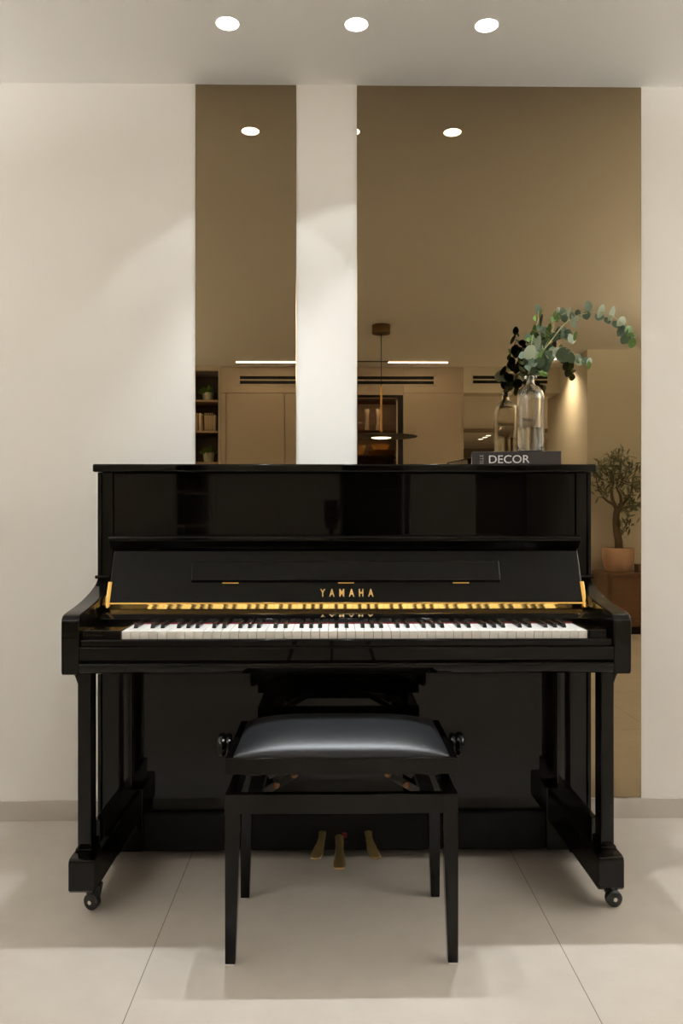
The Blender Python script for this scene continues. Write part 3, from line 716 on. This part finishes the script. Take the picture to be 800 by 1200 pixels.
# display cabinet
disp = thing('display_cabinet', ((dc0+dc1)/2, YB-.3, 0), 'dark walnut glass-fronted display cabinet set in the beige cupboards', 'display cabinet')
cy0 = YB-.55
b = MB(); b.box(dc0, dc0+.02, cy0, YB-.02, 0, dz1); b.box(dc1-.02, dc1, cy0, YB-.02, 0, dz1); b.box(dc0, dc1, cy0, YB-.02, dz1-.02, dz1); b.box(dc0, dc1, cy0-.02, cy0, 0, dz1); b.box(dc0, dc1, cy0, YB-.02, 0, .06)
b.build('carcass', M['walnut_mid'], disp)
MB().box(dc0, dc1, YB-.6, YB, dz1+.002, CE-.002).build('fascia', M['beige'], disp)
b = MB(); w = .05
b.box(dc0, dc0+.02, YB-.02, YB, .02, dz1); b.box(dc1-w, dc1, YB-.02, YB, .02, dz1); b.box(dc0+.02, dc1-w, YB-.02, YB, dz1-.02, dz1); b.box(dc0+.02, dc1-w, YB-.02, YB, .02, .06)
dr = b.build('door_frame', M['black'], disp)
MB().box(dc0+.02, dc1-w, YB-.012, YB-.007, .06, dz1-.02).build('pane', M['pane'], dr)
M['cab_led'] = emat('cabinet_led', (1,.86,.78), 1.1); M['cab_fill'] = emat('cabinet_fill_led', (1,.8,.6), .5)
MB().box(dc0+.03, dc1-.06, YB-.075, YB-.055, dz1-.024, dz1-.0205).build('light_strip', M['cab_fill'], disp, label='added light strip under the cabinet top, brightening the inside')  # strip added to go with the interior fill light
l = bpy.data.lights.new('cabinet_fill', 'AREA'); l.shape = 'RECTANGLE'; l.size = dc1-dc0-.1; l.size_y = .02; l.energy = 7; l.color = WARM  # added area light, lifts the dark cabinet interior
o = bpy.data.objects.new('cabinet_fill', l); COL.objects.link(o); o.location = ((dc0+dc1)/2, YB-.065, dz1-.030); o.rotation_euler = (R(-20), 0, 0)
MB().box(dc1-w-.014, dc1-w-.002, YB-.034, YB-.022, .08, VZ(468,469,ZV)).build('light_strip', M['cab_led'], disp, label='slim light strip along the cabinet door edge')
sz = [VZ(440, 503.5, ZV), VZ(440, 533, ZV)]
stp = .34
shz = [sz[0], sz[1]]
while shz[-1]-stp > .15: shz.append(shz[-1]-stp)
for z in shz:
    MB().box(dc0+.021, dc1-.021, cy0+.001, YB-.06, z-.012, z).build('shelf_board', M['walnut_mid'], disp)
l = bpy.data.lights.new('shelf_fill', 'AREA'); l.shape = 'RECTANGLE'; l.size = dc1-dc0-.12; l.size_y = .02; l.energy = 4; l.color = WARM  # added area light below the shelf, brightens the lower part
o = bpy.data.objects.new('shelf_fill', l); COL.objects.link(o); o.location = ((dc0+dc1)/2, YB-.075, sz[0]-.016); o.rotation_euler = (R(-15), 0, 0)
def tall_glass(x, y, z, h, label):
    o = MB().lathe([(0,0),(.026,0),(.028,h*.08),(.02,h*.3),(.014,h*.5),(.018,h*.75),(.029,h),(.026,h),(.0155,h*.75),(.0115,h*.5),(.0175,h*.3),(.025,h*.09),(0,h*.06)], (x,y,z), 24).build('vase', M['crystal'], smooth=60)
    return tag(o, label, 'vase', 'glass vases in the display cabinet')
yd = YB-.14
tall_glass(VX(430,8.35), yd, sz[0], .225, 'waisted clear glass vase at the left on the top shelf of the display cabinet')
tall_glass(VX(443,8.35), yd, sz[0], .225, 'waisted clear glass vase behind the pendant lamp rod in the display cabinet')
def bowl(x, y, z, r, h, label, cat='bowl'):
    o = MB().lathe([(0,0),(r*.55,0),(r*.8,h*.35),(r*.97,h*.9),(r,h),(r*.95,h),(r*.75,h*.4),(r*.5,h*.1),(0,h*.1)], (x,y,z), 32).build('bowl', M['amber'], smooth=60)
    return tag(o, label, cat, 'amber bowls in the display cabinet')
bowl(VX(447,8.4), yd-.06, sz[1], .150, .055, 'wide amber glass bowl under the pendant shade in the display cabinet')
bowl(VX(445,8.4), yd-.06, sz[1]+.0555, .105, .062, 'smaller amber glass bowl stacked inside the wide one')
bowl(VX(419,8.4), yd-.05, sz[1], .085, .11, 'deep amber glass bowl at the left edge of the display cabinet')
o = MB().lathe([(0,0),(.02,0),(.02,.10),(.017,.105),(.006,.107),(0,.107)], (VX(463,8.35), yd, VZ(462,545,8.35)-.02), 20).build('candle', M['cream'])
zc = [z for z in shz if z < VZ(462,545,8.35)][0] if [z for z in shz if z < VZ(462,545,8.35)] else shz[-1]
o.location.z = zc; o.scale.z = (VZ(462,538,8.35)-zc)/.107
tag(o, 'tall slim cream candle at the right of the display cabinet', 'candle')

# air slots
def vent(x0, x1, za, zb, label, y=YB):
    t = thing('air_vent', ((x0+x1)/2, y, za), label, 'air vent', 'linear air vents')
    h = zb-za
    b = MB(); f = h*.15
    b.box(x0, x1, y+.0003, y+.007, za, za+f); b.box(x0, x1, y+.0003, y+.007, zb-f, zb)
    b.box(x0, x0+f, y+.0003, y+.007, za, zb); b.box(x1-f, x1, y+.0003, y+.007, za, zb)
    b.box(x0+f, x1-f, y+.0003, y+.007, za+h*.44, za+h*.56)
    b.build('frame', M['beige'] if y == YB and x0 < 1 else M['corr'], t)
    MB().box(x0+f*.5, x1-f*.5, y+.0003, y+.002, za+f*.5, zb-f*.5).build('slot', M['slot'], t); return t
vent(VX(279,ZV), VX(510,ZV), VZ(400,452.2,ZV), VZ(400,439.0,ZV), 'long two-slot air vent high on the beige cupboards')
vent(VX(552,ZV), VX(643,ZV), VZ(600,451.5,ZV), VZ(600,438.6,ZV), 'shorter two-slot air vent above the passage, behind the vase')

# magnetic track with two lit inserts
zt_y = 7.9
ty = MIR-zt_y
tx0, tx1 = VX(276,zt_y), VX(525,zt_y)
tr = thing('track_lamp', ((tx0+tx1)/2, ty, CE), 'slim ceiling track with two glowing line inserts in front of the cupboards', 'track lamp')
MB().box(tx0, tx1, ty-.012, ty+.012, CE-.006, CE-.0003).build('track', M['black'], tr)
for x0, x1 in ((tx0+.004, tx0+.60), (VX(455,zt_y), tx1-.004)):
    MB().box(x0, x1, ty-.0125, ty+.0125, CE-.013, CE-.0062, bev=.001).build('light_insert', M['led'], tr, label='glowing warm white light insert')
    l = bpy.data.lights.new('track_glow', 'AREA'); l.shape = 'RECTANGLE'; l.size = x1-x0; l.size_y = .024; l.energy = 2.4; l.color = (1,.92,.78)
    o = bpy.data.objects.new('track_glow', l); COL.objects.link(o); o.location = ((x0+x1)/2, ty, CE-.0145)

# pendant lamp
pz = 6.37; py_ = MIR-pz; px_ = VX(446.5, pz)
pend = thing('pendant_lamp', (px_, py_, CE), 'dark flat disc pendant lamp hanging on a brass rod from the ceiling', 'pendant lamp')
MB().lathe([(0,-.0005),(.070,-.0005),(.072,-.004),(.072,-.066),(.069,-.070),(0,-.070)], (px_,py_,CE), 40).build('canopy', M['bronze'], pend)
zr = VZ(446,452,pz); zd = VZ(446,511.5,pz)
MB().tube([(px_,py_,CE-.07),(px_,py_,zr)], .0028, 8).build('cable', M['black'], pend)
MB().tube([(px_,py_,zr),(px_,py_,zd+.02)], .0075, 12).build('rod', M['lampbrass'], pend)
MB().lathe([(0,.034),(.012,.034),(.016,.026),(.05,.021),(.15,.013),(.27,.003),(.283,0),(.283,-.004),(.27,-.003),(.10,-.001),(.085,-.004),(.085,-.010),(0,-.010)], (px_,py_,zd), 56).build('shade', M['shade'], pend)
M['pend_lens'] = emat('pendant_lens', (1,.92,.80), 12)
MB().lathe([(0,-.018),(.045,-.0175),(.074,-.013),(.078,-.0102),(0,-.0102)], (px_,py_,zd), 40).build('lens', M['pend_lens'], pend)
spot(px_, py_, zd-.03, 25, WARM, 140, .5, .07)

# sideboard, olive tree and box
zsv = 6.9; sy1 = MIR-zsv; sxl = VX(711.5, zsv); sxr = XR-.02
stop = VZ(730, 672, zsv)
side = thing('sideboard', ((sxl+sxr)/2, (sy1+AY0)/2, 0), 'low walnut sideboard under the potted olive tree', 'sideboard')
MB().box(sxl-.006, sxr, AY0+.004, sy1+.008, stop-.024, stop, bev=.002).build('top', M['walnut'], side)
MB().box(sxl, sxr, AY0+.006, sy1-.02, .07, stop-.0245).build('carcass', M['walnut'], side)
nd = 2; wd = (sxr-sxl-.03)/nd
MB().box(sxl, sxl+.028, sy1-.02, sy1, .07, stop-.0245, bev=.001).build('stile', M['walnut'], side)
for k in range(nd):
    dd = MB().box(sxl+.031+k*wd, sxl+.031+(k+1)*wd-.005, sy1-.019, sy1-.003, .075, stop-.036, bev=.0015).build('door', M['walnut'], side)
    MB().box(sxl+.031+(k+.5)*wd-.06, sxl+.031+(k+.5)*wd+.06, sy1-.004, sy1+.008, stop-.055, stop-.048, bev=.001).build('handle', M['bronze'], dd)
MB().box(sxl+.03, sxr-.03, AY0+.05, sy1-.06, 0, .07).build('plinth', M['black'], side)
zo = 7.1; oy = MIR-zo; ox = VX(724, zo); k_ = zo/F
tree = thing('potted_olive_tree', (ox, oy, stop), 'small olive tree in a terracotta pot standing on the sideboard', 'potted tree')
pr_, ph = 18.3*k_, VZ(724,642,zo)-stop
MB().lathe([(0,0),(pr_*.66,0),(pr_*.80,ph*.10),(pr_*.95,ph*.38),(pr_,ph*.7),(pr_*.985,ph*.95),(pr_*.965,ph),(pr_*.88,ph),(pr_*.87,ph*.86),(0,ph*.86)], (ox,oy,stop), 40).build('pot', M['terracotta'], tree)
MB().lathe([(0,ph*.90),(pr_*.5,ph*.895),(pr_*.868,ph*.87),(pr_*.868,ph*.862),(0,ph*.862)], (ox,oy,stop), 32).build('soil', M['soil'], tree)
def T(cx, cy, dy=0): # crop (685,510)+/7.06
    p = V(685+cx/7.06, 510+cy/7.06, zo-dy); return p
wood = MB()
def branch(pts, r0, r1):
    q_ = smooth_path(pts, 5); m_ = len(q_); wood.tube(q_, [r0+(r1-r0)*i/(m_-1) for i in range(m_)], 9); return q_
tips = []
trunk = branch([T(282,945),T(280,880),T(265,800),T(258,720),T(262,650),T(272,610)], .036, .026)
br = [branch([T(268,620),T(240,575),T(190,545),T(150,510),T(120,450)], .018,.005), branch([T(262,610),T(232,540),T(222,460),T(238,380),T(225,300)], .018,.005),
      branch([T(272,612),T(300,560),T(290,490),T(265,430),T(285,330)], .017,.005), branch([T(275,615),T(320,565),T(370,500,.06),T(400,420,.08)], .017,.005),
      branch([T(285,640),T(330,595,-.05),T(395,590,-.06),T(400,610,-.06)], .008,.003), branch([T(292,860),T(315,790,.03),T(345,730,.05),T(360,650,.06)], .006,.003),
      branch([T(238,400),T(190,320,.08),T(150,250,.1)], .008,.003), branch([T(225,330),T(240,230,-.05),T(250,180,-.05)], .007,.003), branch([T(285,360),T(300,250,-.08),T(300,150,-.1)], .007,.003),
      branch([T(385,470),T(400,360,.05),T(440,250,.05)], .008,.003), branch([T(120,460),T(95,360,-.05),T(100,250,-.05)], .006,.003), branch([T(400,430),T(440,470,.02),T(460,420,.03)], .006,.003), branch([T(265,440),T(330,350,-.1),T(370,230,-.12)], .007,.003)]
wood.build('trunk', M['bark'], tree, smooth=60)
ol = MB(); rr = random.Random(5)
for bi_, pts in enumerate(br):
    lo_ = .35 if bi_ < 4 else .15
    for j in range(len(pts)):
        u = j/(len(pts)-1)
        if u < lo_ or (bi_ < 3 and u < .62): continue
        for k in range(3 if len(pts) > 12 else 4):
            c = pts[j]+Vector((rr.gauss(0,.03), rr.gauss(0,.05), rr.gauss(0,.03)))
            c.y = max(c.y, AY0+.11)
            a = rr.uniform(0,6.283); e = rr.gauss(.55,.55)
            al = Vector((math.cos(a)*math.cos(e), math.sin(a)*math.cos(e), math.sin(e)))
            Ln = rr.uniform(.055,.095)
            ol.leaf(c, Ln, Ln*.24, al, Vector((rr.gauss(0,1),rr.gauss(0,1),rr.gauss(.3,1))), .15, 0 if rr.random()<.75 else 1, 'lance', 4)
ol.build('foliage', [M['leaf_olive'],M['leaf_olive_pale']], tree, smooth=60, fix=False)
bq = V(750, 672, 7.0)
o = thing('wooden_box', (bq.x, bq.y, stop), 'small brown wooden box beside the terracotta pot', 'box')
MB().box(bq.x-.03, bq.x+.10, bq.y-.06, bq.y+.04, stop, stop+.058, bev=.002).build('body', M['brown'], o)
MB().box(bq.x-.032, bq.x+.102, bq.y-.062, bq.y+.042, stop+.0585, stop+.072, bev=.002).build('lid', M['brown'], o)

# ================================================================== THE CAMERA ON ITS TRIPOD (mirrored in the piano)
cam_t = thing('photo_camera', (0, -.09, HC), 'black camera turned upright on a tripod, mirrored in the piano front', 'camera')
MB().box(-.044, .044, -.15, -.085, HC-.07, HC+.072, bev=.012, seg=3).build('body', M['camera_black'], cam_t)
MB().lathe([(0,0),(.034,0),(.034,.03),(.037,.034),(.037,.060),(.034,.064),(.028,.064),(.026,.056),(0,.05)], (0,-.086,HC), 32, (0,1,0)).build('lens', M['camera_black'], cam_t)
MB().box(.044, .058, -.15, -.10, HC-.04, HC+.03, bev=.006).build('grip', M['camera_black'], cam_t)
tri = thing('tripod', (0, -.12, 0), 'black tripod holding the camera in front of the piano', 'tripod')
MB().box(-.035, .035, -.155, -.085, HC-.105, HC-.0705, bev=.006).build('head', M['camera_black'], tri)
MB().tube([(0,-.12,.55),(0,-.12,HC-.105)], .014, 12).build('column', M['camera_black'], tri)
for k in range(3):
    a = R(-90+120*k); dx_, dy_ = math.cos(a), math.sin(a)
    MB().tube([(.03*dx_,-.12+.03*dy_,.86),(.20*dx_,-.12+.20*dy_,.43),(.36*dx_,-.12+.36*dy_,.008)], [.015,.012,.008], 10).build('leg', M['camera_black'], tri)

# ================================================================== CAMERA AND RENDER SETTINGS
cd = bpy.data.cameras.new('view'); cd.sensor_fit = 'HORIZONTAL'; cd.sensor_width = 36; cd.lens = F/800*36; cd.clip_start = .01
co = bpy.data.objects.new('view', cd); COL.objects.link(co); co.location = (0,0,HC); co.rotation_euler = (R(90), 0, -TH)
SC.camera = co
w = bpy.data.worlds.new('world'); SC.world = w; w.use_nodes = True
w.node_tree.nodes['Background'].inputs[0].default_value = (0,0,0,1)
vs = SC.view_settings; SC.display_settings.display_device = 'sRGB'
vs.view_transform = 'Standard'; vs.look = 'None'; vs.exposure = 0.0; vs.gamma = 1.0; vs.use_curve_mapping = False
cy = SC.cycles
cy.use_denoising = True
try: cy.denoiser = 'OPENIMAGEDENOISE'
except Exception: pass
cy.max_bounces = 14; cy.diffuse_bounces = 6; cy.glossy_bounces = 6; cy.transmission_bounces = 12; cy.transparent_max_bounces = 12
cy.caustics_reflective = False; cy.caustics_refractive = False; cy.sample_clamp_indirect = 8
